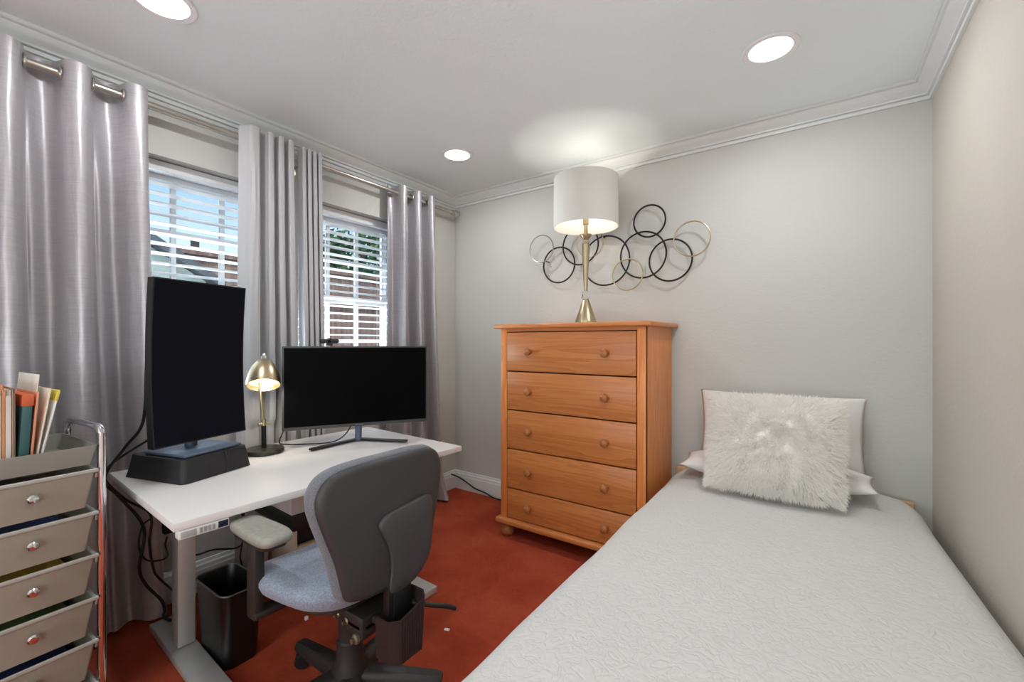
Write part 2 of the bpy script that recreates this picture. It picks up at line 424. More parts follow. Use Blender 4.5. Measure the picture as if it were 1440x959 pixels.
m.build('roof', plain('tan_roof_tiles', (158, 150, 124), .9, var=.25, bump=.4), h2, angle=20)
MB().bx(-.9, -.75, -.62, -.47, 3.3, 3.75).build('chimney', plain('chimney_dark', (74, 66, 62), .8), h2)
def tree(x, y, h, r, label, seed, nleaf=2600):
    rnd = random.Random(seed)
    t = thing('leafy_tree', label, 'tree', (x, y, -.3), 0, 'trees beyond the fence')
    m = MB(); m.tube([(0, 0, 0), (.06, .03, h*.35), (0, .08, h*.7), (.1, .0, h*.95)], [.12, .10, .07, .04], 8, res=4)
    for k in range(9):
        a = rnd.uniform(0, 2*PI); z = h*rnd.uniform(.4, .75)
        m.tube([(0, .05, z), (math.cos(a)*r*.5, math.sin(a)*r*.5, z+r*.35), (math.cos(a)*r*.85, math.sin(a)*r*.85, z+r*.5)], [.04, .03, .012], 6, res=3)
    m.build('trunk', M['bark'], t)
    m = MB(); cl = []
    for k in range(34):
        a = rnd.uniform(0, 2*PI); q = math.sqrt(rnd.random())*r; cl.append(Vector((math.cos(a)*q, math.sin(a)*q, h*.78+rnd.uniform(-.55, .5)*r)))
    for k in range(nleaf):
        c = rnd.choice(cl); p = c+Vector((rnd.gauss(0, .2), rnd.gauss(0, .2), rnd.gauss(0, .17)))*r*.62
        n = Vector((rnd.gauss(0, 1), rnd.gauss(0, 1), rnd.gauss(0, 1)+.4)).normalized(); u = n.orthogonal().normalized(); w = n.cross(u); s = rnd.uniform(.05, .095)
        m.bm.faces.new([m.bm.verts.new(p+u*s*a+w*s*.5*b) for a, b in ((-1, 0), (0, -1), (1, 0), (0, 1))])
    m.build('foliage', M['leaf'], t, angle=None, recalc=False)
tree(-7.3, 5.3, 3.5, 1.15, 'green leafy tree behind the fence, right of the neighbour\'s roof', 3, 3400)
tree(-8.6, 7.6, 3.9, 1.3, 'taller green tree farther along behind the fence', 5, 2600)

# ------------------------------------------------------------------ curtain rod and curtains
RX, RZ = -2.35, 2.213
t = thing('curtain_rod', 'brushed nickel curtain rod running across both windows', 'curtain rod', (RX, 1.0, RZ))
MB().tube([(0, -1.6, 0), (0, .30, 0)], .0155, 14).tube([(0, .28, 0), (0, 1.57, 0)], .0125, 14).build('rod', M['nickel'], t)
MB().lathe([(0, -.012), (.019, -.012), (.021, 0), (.016, .006), (.016, .012), (.024, .016), (.025, .03), (.016, .034), (.014, .04), (.023, .045), (.022, .058), (.010, .064), (0, .065)], (0, 1.565, 0), 20, Matrix.Rotation(-PI/2, 4, 'X')).build('finial', M['nickel'], t)
for y in (1.36, .33, -.75):
    b = MB().tube([(0, y, -.017), (-.03, y, -.035), (-.088, y, -.035)], .006, 8).box((-.0865, y, -.045), (.006, .022, .06), .002)
    b.tube([(.0165*math.cos(a), y, .0165*math.sin(a)) for a in [PI*k/8+PI for k in range(9)]], .004, 6)
    b.build('bracket', M['nickel'], t)

def curtain(label, mat, y0, y1, b0, b1, n, ph, A0, A1, seed, rings, zbot=.02, ztop=2.262, skew=.0, flat=None, pool=0, xoff=0, h2=.0, xmax=None, cusp=False):
    t = thing('curtain', label, 'curtain', (RX, (y0+y1)/2, RZ), 0, 'curtains on the rod')
    Y = (y0+y1)/2
    def fn(s, v):
        tt = v; z = ztop+(zbot-ztop)*tt
        e = tt**1.3
        a = y0+(b0-y0)*e; b = y1+(b1-y1)*e
        s2 = s
        if flat: s2 = flat(s)
        k = s + .018*e*noise.noise(Vector((s*4, tt*2, seed)))
        y = a+(b-a)*k
        phs = 2*PI*(n*s2)+ph
        A = A0+(A1-A0)*e
        A *= 1+.35*e*noise.noise(Vector((s*3.1+seed, tt*1.2, 2.2)))
        c = math.cos(phs); c = math.copysign(abs(c)**.8, c) if not cusp else 2*abs(math.cos(phs/2))**.9-1
        x = A*c + skew*e + xoff
        e2 = min(1, tt*5)
        x += h2*e2*math.cos(2*phs+1.1)+h2*.7*e2*math.sin(3*phs+seed)
        y += .006*math.sin(2*phs)
        x += .010*e*noise.noise(Vector((s*14+seed, tt*3.3, 5)))+.004*min(1, tt*8)*noise.noise(Vector((s*34, tt*9, seed)))
        if tt > .9: x += pool*((tt-.9)/.1)**2*(.7+.5*math.sin(s*9))
        if xmax is not None and z < .78:
            lim = xmax-RX; x = x if x < lim-.02 else lim-.02+.02*math.tanh((x-lim+.02)/.02)
        return (x, y-Y, z-RZ)
    MB().grid(int(44*n)+1, 90, fn).build('drape', mat, t, angle=None)
    for yy in rings:
        MB().tube([(.023*math.cos(2*PI*k/20), yy-Y, .023*math.sin(2*PI*k/20)) for k in range(20)], .0045, 8, closed=True).build('grommet', M['nickel'], t)
    return t
# left panel: front folds at Y=.245+.183k
P = .183
def phase(ya, yb, yc, p): return (yb-ya)/p, 2*PI*(ya-yc)/p
n, ph = phase(-.07, .632, .427, P)
curtain('wide grey silk curtain behind the drawer cart, nearest the camera', M['silk'], -.07, .632, -.06, .70, n, ph, .048, .044, 1, [.245-.046, .245+.046, .427-.046, .427+.046, .61-.046], skew=-.006, pool=.02, h2=.015, xmax=-2.297)
def fl(s): 
    return s**1.0
n, ph = phase(.985, 1.285, 1.035, .088)
curtain('pale curtain with wide folds right of the portrait monitor', M['lining'], 1.0, 1.262, .985, 1.300, 4.0, -PI, .030, .038, 2, [], xoff=.046, cusp=True, xmax=-2.296, flat=lambda s: .25*s/.40 if s < .40 else .25+(s-.40)/.60*.75)
curtain('narrow pale pleated curtain above the left end of the wide monitor', M['lining'], 1.300, 1.425, 1.332, 1.465, 4.0, -PI, .022, .030, 3, [], xoff=.034, cusp=True, xmax=-2.296)
n, ph = phase(1.93, 2.35, 2.03, .14)
curtain('grey silk curtain nearest the room corner, behind the wide monitor', M['silk'], 1.95, 2.35, 1.93, 2.46, n, ph+.2, .05, .042, 4, [2.045, 2.13, 2.205, 2.275], skew=.005, pool=.04, h2=.012)

# ------------------------------------------------------------------ ceiling lights, added fill lamps
em = emis('downlight_glow', (255, 252, 246), 5)
first = None
for i, (x, y, lb) in enumerate([(-.15, 2.03, 'round recessed ceiling light above the bed'), (-1.85, 2.06, 'small round recessed ceiling light between lamp and window wall'), (-1.85, .55, 'round recessed ceiling light above the drawer cart, cut by the photo edge')]):
    if first is None:
        t = thing('recessed_light', lb, 'ceiling light', (x, y, H), 0, 'recessed ceiling lights'); first = t
        MB().lathe([(.078, -.001), (.078, -.004), (.098, -.006), (.102, -.003), (.102, -.0005)], n=40).build('trim_ring', M['vinyl'], t)
        MB().lathe([(0, -.0035), (.078, -.0035)], n=40).build('lens', em, t)
    else:
        t = copy_tree(first); t.location = (x, y, H); t['label'] = lb
def lamp(kind, name, loc, power, size=.15, colr=(1, .95, .88), rot=(0, 0, 0), **kw):
    L = bpy.data.lights.new(name, kind); L.energy = power; L.color = colr
    if kind == 'AREA': L.shape = 'DISK'; L.size = size
    elif kind in ('POINT', 'SPOT'): L.shadow_soft_size = size
    for a, v in kw.items(): setattr(L, a, v)
    o = bpy.data.objects.new(name, L); o.location = loc; o.rotation_euler = rot; col.objects.link(o); return o
for i, (x, y) in enumerate([(-.15, 2.03), (-1.85, 2.06), (-1.85, .55), (-.15, .55), (-1.0, -1.2)]):  # last position is an added downlight, unseen behind the camera, for fill
    lamp('AREA', 'downlight_lamp', (x, y, H-.012), 5.9, .05, (.95, .98, 1))
lamp('POINT', 'rear_fill', (-.95, -1.9, 1.05), 66, .5, (.82, .94, 1))  # added fill behind the camera, evens out walls and ceiling
lamp('POINT', 'right_fill', (-.05, -1.1, .95), 26, .4, (.82, .94, 1))  # second added fill, unseen, lifts the window soffits
for i, (a, b) in enumerate((W1, W2)):
    o = lamp('AREA', 'window_fill', (XL-.8, (a+b)/2, .65), 120, 1.0, (.82, .91, 1), (0, math.radians(-118), 0))  # added lamp outside each window, brightens the blind slats

# ------------------------------------------------------------------ sit-stand desk
DZ = .68
D = thing('desk', 'white sit-stand desk with silver legs under the windows', 'desk', (-1.868, 1.075, 0), math.radians(-2.8))
MB().bx(-.397, .397, -.585, .585, DZ-.026, DZ, .003).build('tabletop', M['desk_white'], D)
for s in (-1, 1):
    y = s*.415
    MB().box((-.125, y, .335), (.07, .058, .60), .004).box((-.125, y, .5), (.058, .046, .29), .003).build('leg', M['silver'], D)
    ft = MB(); ft.box((0, y-.008, .018), (.73, .088, .03), .003)
    ft.build('foot', M['silver'], D)
    MB().bx(-.33, .28, y-.02, y+.02, .615, .6535, .002).build('side_bracket', M['silver'], D)
MB().bx(-.17, -.08, -.386, .386, .605, .65, .002).build('crossbeam', M['silver'], D)
cp = MB().bx(.36, .3945, -.572, -.442, .626, .6535, .003).build('control_panel', plain('white_controller', (226, 226, 226), .4), D)
MB().bx(.393, .396, -.567, -.528, .630, .648, .001).build('memory_pad', plain('grey_pad', (166, 170, 168), .5), cp)
for k in range(4): MB().bx(.393, .3965, -.521+k*.011, -.513+k*.011, .6305, .6475, .0015).build('button', plain('grey_button', (150, 152, 154), .5), cp)
MB().bx(.393, .396, -.472, -.445, .630, .649, .001).build('display', plain('navy_display', (22, 28, 60), .2), cp)

# covered riser box under the portrait monitor
rz = math.radians(16.2)
B = thing('covered_riser', 'low black cloth-covered box on the desk under the portrait monitor', 'box', (-2.058, .706, DZ), rz)
m = MB()
def bag(s, v):
    a = s*2*PI
    L = rrect(.145, .130, .02, 5); k = s*len(L); i = int(k) % len(L); f = k-int(k)
    p = Vector(L[i])*(1-f)+Vector(L[(i+1) % len(L)])*f
    z = .084*v
    w = 1+.10*(1-v)**2.2+.03*math.sin(v*PI)+.02*noise.noise(Vector((s*9, v*2, 1)))*(1-v)
    return (p.x*w, p.y*w, z+.0015)
m.grid(96, 12, bag, closeu=True)
top = [m.bm.verts.new((p[0], p[1], .0855)) for p in rrect(.145, .130, .02, 5)]
m.bm.faces.new(top)
m.tube([(.158, .03, .004), (.153, .036, .04), (.147, .03, .084)], .004, 6, res=4)
m.tube([(.159, .045, .004), (.154, .036, .04), (.147, .046, .084)], .004, 6, res=4)
m.build('cloth_cover', M['black_cloth'], B)

# portrait monitor (curved)
PM = thing('portrait_monitor', 'large blank monitor turned to portrait on the black covered box', 'monitor', (-2.0185, .7285, DZ+.0865), rz)
zb, zt = .808-DZ-.0865, 1.432-DZ-.0865; zc = (zb+zt)/2
cv = lambda z: .016*((z-zc)/((zt-zb)/2))**2
def slab(m, y0, y1, z0, z1, xf, xb, n=18):
    rows = []
    for k in range(n+1):
        z = z0+(z1-z0)*k/n; x = cv(z)
        rows.append([m.bm.verts.new(q) for q in ((x+xf, y0, z), (x+xf, y1, z), (x+xb, y1, z), (x+xb, y0, z))])
    for a, b in zip(rows, rows[1:]):
        for i in range(4): m.bm.faces.new((a[i], a[(i+1) % 4], b[(i+1) % 4], b[i]))
    m.bm.faces.new(rows[0]); m.bm.faces.new(rows[-1]); return m
slab(MB(), -.185, .185, zb, zt, -.001, -.032).build('housing', M['black_plastic'], PM)
slab(MB(), -.180, .180, zb+.005, zt-.005, .0005, -.004).build('screen', M['screen_blue'], PM)
MB().box((-.045, 0, zc), (.05, .16, .2), .015).tube([(-.06, 0, zc-.02), (-.06, 0, .012)], .022, 16).build('stand_neck', M['slate'], PM)
MB().box((-.025, -.01, .0065), (.22, .23, .011), .004).build('stand_base', M['slate'], PM, label='flat blue-grey stand base plate')

# wide monitor
s_ = 1.0
L, Rr = Vector((-2.09, 1.085)), Vector((-1.722, 1.678)); mid = (L+Rr)/2; ang = math.atan2((Rr-L).y, (Rr-L).x)-PI/2
WM = thing('wide_monitor', 'wide blank monitor with V-shaped stand on the desk', 'monitor', (mid.x, mid.y, DZ), ang)
hw = (Rr-L).length/2; z0, z1 = .768-DZ, 1.174-DZ
MB().box((-.013, 0, (z0+z1)/2), (.028, 2*hw, z1-z0), .004).box((-.035, 0, (z0+z1)/2-.03), (.03, hw*1.2, .24), .012).build('housing', M['bezel'], WM)
MB().bx(-.002, .0016, -hw+.009, hw-.009, z0+.016, z1-.008).build('screen', M['screen'], WM)
MB().bx(.0005, .0022, -.02, .02, z0+.005, z0+.011).build('badge', M['chrome'], WM, label='tiny silver badge strip')
MB().tube([(-.035, .0, z0+.03), (-.05, .0, .05), (-.055, 0, .012)], .017, 12, res=4).build('stand_neck', M['slate'], WM, label='blue-grey stand neck')
st = MB()
for s in (-1, 1):
    a = Vector((-.07, 0, .012)); b = Vector((.085, s*.225, .007)); d = (b-a); an = math.atan2(d.y, d.x)
    st.box(tuple((a+b)/2), (d.length, .026, .012), .004, rot=Matrix.Rotation(an, 4, 'Z'))
st.build('stand_leg', M['black_plastic'], WM)

# webcam
wc = thing('webcam', 'small black webcam clipped on top of the wide monitor', 'webcam', tuple((L*.70+Rr*.30))+(z1+DZ+.001,), ang)
MB().box((-.006, 0, .024), (.022, .09, .022), .009, 3).build('body', M['black_plastic'], wc)
MB().lathe([(0, .0), (.0155, .0), (.017, .006), (.017, .02), (0, .02)], (-.012, 0, .022), 20, Matrix.Rotation(PI/2, 4, 'Y')).build('lens_barrel', M['black_plastic'], wc)
MB().lathe([(0, .0), (.008, .0)], (.0085, 0, .022), 16, Matrix.Rotation(PI/2, 4, 'Y')).build('lens', M['screen_blue'], wc)
MB().box((-.012, 0, .007), (.034, .032, .013), .003).build('clip', M['black_plastic'], wc)

# desk lamp
K = thing('desk_lamp', 'brass desk lamp with bell shade, lit, between the two monitors', 'lamp', (-2.11, 1.015, DZ), 0)
MB().lathe([(0, .0005), (.078, .0005), (.083, .004), (.083, .016), (.079, .021), (.02, .023), (0, .023)], n=40).build('base', M['olive_metal'], K)
MB().tube([(-.005, .0, .02), (-.007, .0, .125)], .0105, 14).build('lower_stem', M['black_metal'], K)
MB().tube([(-.007, 0, .13), (-.012, -.008, .235), (-.016, -.014, .33), (-.012, -.014, .41)], .0055, 12, res=5).build('arm', M['gold'], K)
MB().tube([(-.007, -.024, .134), (-.007, .026, .134)], .007, 10).lathe([(0, -.02), (.01, -.02), (.01, .02), (0, .02)], (-.007, 0, .134), 12).build('joint', M['gold'], K)
RS = Matrix.Rotation(math.radians(-29), 4, Vector((math.sin(math.radians(-27))*-.0+.46, .89, 0)))  # tips the mouth toward the chair
sh = MB().lathe([(.070, 0), (.0695, .02), (.064, .055), (.050, .094), (.031, .121), (.016, .130), (.0135, .129), (.028, .117), (.047, .091), (.061, .054), (.0665, .02), (.0675, 0), (.070, 0)], (.034, -.02, .318), 40, RS)
sh.build('shade', M['gold'], K)
MB().lathe([(0, .165), (.006, .163), (.008, .15), (.014, .146), (.016, .124), (0, .124)], (.034, -.02, .318), 20, RS).build('finial', M['nickel'], K)
MB().lathe([(.0655, .02), (.060, .054), (.046, .090), (.027, .115), (.0, .118)], (.034, -.02, .318), 40, RS).build('shade_lining', plain('white_enamel', (250, 246, 232), .5), K, label='cream inner lining of the shade')
MB().lathe([(0, .012), (.018, .016), (.027, .032), (.026, .05), (.014, .075), (.012, .1), (0, .1)], (.034, -.02, .318), 20, RS).build('bulb', emis('warm_bulb', (255, 240, 210), 5), K)
bc = Vector((-2.11+.034, 1.015-.02, DZ+.318)) + RS.to_3x3() @ Vector((0, 0, -.004))
lamp('SPOT', 'desk_lamp_light', bc, 2.0, .02, (1, .88, .7), (math.radians(12), math.radians(20), 0), spot_size=math.radians(140), spot_blend=.6)

# ------------------------------------------------------------------ cables
def cable(name, label, pts, r=.004, mat=None, group=None, res=6, cat='cable'):
    o = MB().tube(pts, r, 8, res=res).build(name, mat or M['cable'], angle=None)
    return tag(o, label, cat, group)
cable('power_cable', 'black cable hanging from the portrait monitor past the desk edge to the floor', [(-2.06, .564, 1.1), (-2.09, .562, .896), (-2.16, .53, .80), (-2.235, .495, .705), (-2.25, .49, .65), (-2.25, .53, .589), (-2.24, .605, .441), (-2.235, .589, .29), (-2.24, .612, .207), (-2.25, .664, .118), (-2.25, .677, .068), (-2.24, .67, .048), (-2.2, .682, .04)], .0055)
cable('power_cable', 'second black cable dropping straight behind the desk corner toward the outlet', [(-2.08, .58, .828), (-2.245, .53, .74), (-2.272, .500, .70), (-2.285, .50, .65), (-2.282, .56, .56), (-2.268, .634, .48), (-2.268, .63, .365), (-2.268, .644, .252), (-2.268, .661, .206), (-2.268, .713, .127)], .0045)
cable('power_cable', 'thin black cable looping beside the outlet behind the desk leg', [(-2.25, .632, .469), (-2.25, .604, .449), (-2.25, .591, .38), (-2.25, .604, .322), (-2.25, .634, .292), (-2.265, .69, .281), (-2.36, .713, .30), (-2.38, .725, .325)], .0035)
cable('power_cable', 'black cable running along the wall under the desk above the bin', [(-2.36, .745, .31), (-2.3, .795, .24), (-2.3, .877, .23), (-2.3, .98, .2), (-2.3, 1.006, .245), (-2.3, 1.0, .42), (-2.26, 1.0, .6)], .004)
cable('power_cable', 'short black cable hanging under the desk behind the chair arm', [(-2.2, .97, .6), (-2.2, .962, .30), (-2.2, .95, .205), (-2.22, .962, .161), (-2.25, 1.0, .05), (-2.26, 1.05, .006)], .0035)
cable('extension_cord', 'dark green-black cord sagging along the baseboard beside the dresser', [(-2.36, 2.56, .15), (-2.351, 2.655, .096), (-2.262, 2.66, .061), (-2.203, 2.66, .039), (-2.117, 2.66, .028), (-2.048, 2.655, .014), (-1.98, 2.65, .006), (-1.75, 2.655, .006)], .0055, plain('green_cord', (30, 40, 34), .5))
cable('monitor_cable', 'thin black cable curling on the desk behind the wide monitor', [(-1.955, 1.39, .80), (-1.99, 1.36, .72), (-2.02, 1.30, .687), (-2.10, 1.20, .685), (-2.17, 1.15, .685), (-2.18, 1.12, .70), (-2.14, 1.13, .78)], .003)
cable('lamp_cable', 'short black lamp cable on the desk behind the covered box', [(-2.195, 1.0, .689), (-2.21, .96, .686), (-2.225, .91, .686), (-2.235, .84, .686)], .003)

# outlet with plugs, bag of cables
O = thing('wall_outlet', 'white wall outlet low on the window wall behind the desk leg', 'outlet', (XL, .735, .34))
MB().bx(0, .006, -.037, .037, -.06, .06, .003).build('cover_plate', M['vinyl'], O)
m = MB()
for z in (-.02, .02):
    m.lathe([(0, .0075), (.0165, .0075), (.0165, .005)], (0, 0, z), 20, Matrix.Rotation(PI/2, 4, 'Y'))
m.build('socket', plain('outlet_socket', (222, 222, 220), .4), O)
tag(MB().bx(XL+.007, XL+.06, .715, .757, .335, .395, .006).build('power_adapter', M['black_plastic']), 'black power adapter plugged into the wall outlet', 'adapter')
tag(MB().bx(XL+.007, XL+.05, .67, .705, .335, .42, .01).build('charger', M['vinyl']), 'white charger block beside the black adapter at the outlet', 'charger')
def crumple(label, c, r, mat, seed, name='plastic_bag', cat='bag'):
    m = MB()
    def fn(s, v):
        a = s*2*PI; th = -PI/2+PI*v
        k = 1+.45*noise.noise(Vector((math.cos(a)*2, math.sin(a)*2, v*4+seed)))+.15*noise.noise(Vector((math.cos(a)*6, math.sin(a)*6, v*9+seed)))
        return (c[0]+r[0]*k*math.cos(th)*math.cos(a), c[1]+r[1]*k*math.cos(th)*math.sin(a), max(.002, c[2]+r[2]*k*math.sin(th)))
    m.grid(28, 16, fn, closeu=True)
    return tag(m.build(name, mat, angle=25), label, cat)
crumple('clear crumpled plastic bag on the floor by the curtain hem behind the desk leg', (-2.31, .765, .07), (.04, .045, .07), M['clear_bag'], 2)
crumple('white crumpled cable sleeve hanging between bin and chair arm', (-2.21, 1.045, .19), (.035, .035, .11), M['lining'], 6, 'cable_sleeve', 'sleeve')

# ------------------------------------------------------------------ waste bin
Bn = thing('waste_bin', 'black plastic waste bin on the carpet beside the desk leg', 'bin', (-1.862, .764, 0))
m = MB(); o1 = rrect(.112, .060, .03, 6); o2 = rrect(.128, .073, .035, 6)
def lay(pts, z, s=0): return [m.bm.verts.new((p[0]*(1-s), p[1]*(1-s*1.6), z)) for p in pts]
Rg = [lay(o1, .003), lay(o2, .275), lay(o2, .28, -.012), lay(o2, .2815, -.0), lay(o2, .275, .02), lay(o1, .008, .03)]
for a, b in zip(Rg, Rg[1:]):
    for k in range(len(a)): m.bm.faces.new((a[k], a[(k+1) % len(a)], b[(k+1) % len(a)], b[k]))
m.bm.faces.new(Rg[0]); m.bm.faces.new(Rg[-1]); m.build('bin_shell', M['bin'], Bn, angle=50)
m = MB(); m.tube([(p[0]*1.008, p[1]*1.008, .279) for p in o2], .0035, 8, closed=True); m.build('rim', plain('bin_rim', (70, 69, 68), .35), Bn)

# ------------------------------------------------------------------ things under the desk
S = thing('storage_cube', 'small beige cabinet with an open dark compartment under the desk', 'cabinet', (-2.10, 1.255, 0), math.radians(-3))
MB().bx(-.15, .14, -.17, -.155, 0, .36).bx(-.15, .14, .155, .17, 0, .36).bx(-.15, -.135, -.155, .155, 0, .36).bx(-.135, .14, -.155, .155, .345, .36).bx(-.135, .14, -.155, .155, 0, .015).bx(-.135, .13, -.155, .155, .17, .185).build('carcass', plain('beige_laminate', (196, 170, 150), .6), S)
MB().bx(.12, .145, -.153, .153, .187, .25, .003).build('drawer_front', plain('tan_board', (172, 150, 112), .6), S)
MB().bx(-.13, .11, -.15, .15, .19, .335).build('black_insert', M['black_plastic'], S)
tag(MB().box((-2.06, 1.235, .3885), (.40, .41, .053), .01, rot=Matrix.Rotation(math.radians(-3), 4, 'Z')).build('document_tray', M['black_plastic']), 'flat black document tray on the beige cabinet under the desk', 'tray')
bxm = plain('pale_mauve_board', (206, 190, 188), .7, var=.06)
P_ = thing('paper_box', 'pale mauve open box of papers on the black tray under the desk', 'box', (-2.09, 1.24, .4165), math.radians(-3))
MB().bx(-.17, .17, -.185, .185, 0, .006).bx(.164, .17, -.185, .185, .006, .09).bx(-.17, -.164, -.185, .185, .006, .12).bx(-.164, .164, -.185, -.179, .006, .10).bx(-.164, .164, .179, .185, .006, .12).build('box_shell', bxm, P_)
for k in range(1):
    tag(MB().bx(-2.21, -1.965, 1.08, 1.40, .424, .53, .004).build('paper_stack', M['paper']), 'stack of papers lying in the mauve box under the desk', 'paper')

# ------------------------------------------------------------------ office chair (faces -X)
CX, CY = -1.27, .885
C_ = thing('office_chair', 'grey task chair with blue-grey seat pulled up to the desk', 'office chair', (CX, CY, 0))
# seat
so = loop2([(0, .165), (.08, .163), (.155, .140), (.208, .075), (.232, -.02), (.24, -.13), (.215, -.225), (.12, -.262), (0, -.27)])  # (y, x)
m = MB().pad(so, [(.72, .0), (.86, .006), (.95, .022), (.995, .045), (.995, .058), (.95, .072), (.88, .079), (.7, .083), (.4, .080)], lambda u, v, h: (v, u, .398+h-.03*max(0, (-v-.15)/.12)**2+.012*u*u/.05+.010*max(0, v/.165)**2))
m.build('seat', M['fabric_blue'], C_, angle=60)
MB().pad(so, [(.62, .0), (.70, .004), (.70, .020), (.6, .024)], lambda u, v, h: (v, u, .376+h)).build('seat_pan', M['chair_dark'], C_)
# backrest
bo = loop2([(0, .852), (.09, .851), (.165, .842), (.208, .822), (.230, .786), (.232, .745), (.221, .70), (.203, .645), (.183, .585), (.170, .53), (.163, .502), (.150, .474), (.09, .459), (0, .457)], 6)
bend = lambda u: -1.1*u*u*.55
def bk(u, v, h): return (.232-h+bend(u)-(.10*(v-.62)**2), u, v)
m = MB().pad(bo, [(.90, .0), (.955, .002), (.985, .008), (.995, .016), (.985, .024), (.9, .026)], bk); m.build('back_shell', M['chair_plastic'], C_, angle=50)
m = MB().pad(bo, [(.95, .022), (1.0, .026), (1.018, .036), (1.022, .05), (1.005, .066), (.95, .078), (.8, .086), (.5, .09)], bk); m.build('back_cushion', M['fabric_grey'], C_, angle=60)
lo_ = [(p[0]+.0, p[1]) for p in spline([Vector((a-.885, b, 0)) for a, b in [(1.045, .66), (1.035, .69), (1.0, .700), (.94, .698), (.875, .693), (.838, .682), (.823, .660), (.838, .625), (.858, .579), (.864, .523), (.863, .448), (.95, .446), (1.0, .468), (1.036, .508), (1.043, .58)]], 4, True)]
m = MB().pad(lo_, [(1.0, .004), (1.0, .0), (.99, -.005), (.96, -.008), (.8, -.009)], bk); m.build('lumbar_panel', plain('lumbar_plastic', (66, 66, 68), .5, bump=.06, bscale=500), C_, angle=45)
# upright and accordion sleeve
MB().bx(.205, .232, -.03, .058, .33, .52, .003).bx(.2315, .2345, -.012, .04, .33, .47, .001).build('back_upright', M['black_plastic'], C_)
m = MB(); ol = []
for k in range(26):   # ribbed U-shaped sleeve in plan
    f = k/25; ang_ = PI*(f-.5)
    ol.append((.268-.0+.012*math.cos(ang_)**.6 if abs(ang_) < PI/2-.01 else .268, .0))
sl = [(.20, -.085), (.255, -.085), (.278, -.065)]+[(.283+(.0025 if k % 2 else 0), -.058+k*.0058) for k in range(21)]+[(.278, .065), (.255, .085), (.20, .085)]
inner = [(x-.006, y*.93) for x, y in sl][::-1]
pl = sl+inner
for z_, dy in ((.262, -.6), (.425, .35)): pass
va = [m.bm.verts.new((x, y*.74+.012, .262)) for x, y in pl]; vb = [m.bm.verts.new((x+.006, y*.82+.012, .405+.018*y/.085)) for x, y in pl]
k_ = len(pl)
for i in range(k_): m.bm.faces.new((va[i], va[(i+1) % k_], vb[(i+1) % k_], vb[i]))
h_ = len(sl)
for i in range(h_-1):
    for ring in (va, vb): m.bm.faces.new((ring[i], ring[i+1], ring[k_-2-i], ring[k_-1-i]))
m.build('ribbed_sleeve', M['sleeve'], C_, angle=15, label='dark brown ribbed plastic sleeve over the back bracket')
# mechanism, column, base
MB().box((.03, 0, .345), (.26, .14, .05), .012).box((.11, -.02, .325), (.10, .10, .05), .01).box((.16, 0, .35), (.14, .07, .022), .006).build('tilt_mechanism', M['chair_dark'], C_)
bolt_m = plain('yellowed_steel', (150, 146, 118), .35, .8)
for x, y, z, q in ((.08, -.060, .335, .011), (.135, -.068, .305, .015), (.05, -.069, .35, .009)): MB().lathe([(0, 0), (q, 0), (q, .010), (q*.5, .013), (q*.5, .022), (0, .022)], (x, y, z), 12, Matrix.Rotation(PI/2, 4, 'X')).build('bolt', bolt_m, C_)
MB().tube([(.22, .07, .375), (.262, .11, .36), (.285, .15, .345), (.30, .185, .325)], .0075, 8, res=4).build('lever', M['black_plastic'], C_)
MB().lathe([(0, .34), (.036, .34), (.036, .22), (.041, .215), (.045, .15), (.058, .125), (.058, .075), (.04, .07), (0, .07)], n=24).build('column', M['chair_dark'], C_)
for k in range(5):
    a = math.radians(180+72*k); R = Matrix.Rotation(a, 4, 'Z')
    t_ = bmesh.new()
    secs = [(.02, .038, .125, .07), (.10, .032, .118, .068), (.20, .028, .105, .066), (.285, .026, .095, .066), (.305, .022, .088, .068)]
    rows = []
    for x, w, zt_, zb_ in secs:
        rows.append([t_.verts.new(p) for p in ((x, -w, zb_), (x, -w, zt_-.015), (x, -w*.6, zt_), (x, w*.6, zt_), (x, w, zt_-.015), (x, w, zb_))])
    for A, Bq in zip(rows, rows[1:]):
        for i in range(6): t_.faces.new((A[i], A[(i+1) % 6], Bq[(i+1) % 6], Bq[i]))
    t_.faces.new(rows[0]); t_.faces.new(rows[-1])
    mb = MB().merge(t_, R); arm = mb.build('base_arm', M['chair_dark'], C_, angle=50)
    p = R @ Vector((.283, 0, 0)); ca = a+.9*(k+1)
    c = MB()
    for s in (-1, 1):
        c.lathe([(0, -.009), (.024, -.009), (.028, -.004), (.028, .004), (.024, .009), (0, .009)], (p.x-math.sin(ca)*.013*s, p.y+math.cos(ca)*.013*s, .0285), 20, Matrix.Rotation(ca, 4, 'Z') @ Matrix.Rotation(PI/2, 4, 'X'))
    c.tube([(p.x, p.y, .03), (p.x, p.y, .075)], .008, 8); c.build('caster', M['black_plastic'], C_)
# arms
for s in (-1, 1):
    ar = MB().box((-.135, s*.235, .474), (.055, .032, .236), .008).box((-.125, s*.19, .372), (.05, .12, .022), .006).build('arm_post', M['chair_dark'], C_)
    po = [(p[1]*.86-.128, p[0]*.9+s*.228) for p in loop2([(0, .15), (.035, .146), (.052, .115), (.054, .03), (.05, -.06), (.046, -.115), (.03, -.143), (0, -.148)], 4)]
    MB().pad(po, [(.8, .0), (.95, .003), (1.0, .013), (.99, .022), (.93, .029), (.75, .031), (.4, .029)], lambda u, v, h: (u, v, .606+h)).build('arm_pad', M['arm_pad'], C_, angle=60)
    MB().pad(po, [(.7, -.012), (.82, -.010), (.86, .0), (.86, .004)], lambda u, v, h: (u, v, .604+h)).build('arm_cap', M['chair_dark'], C_)

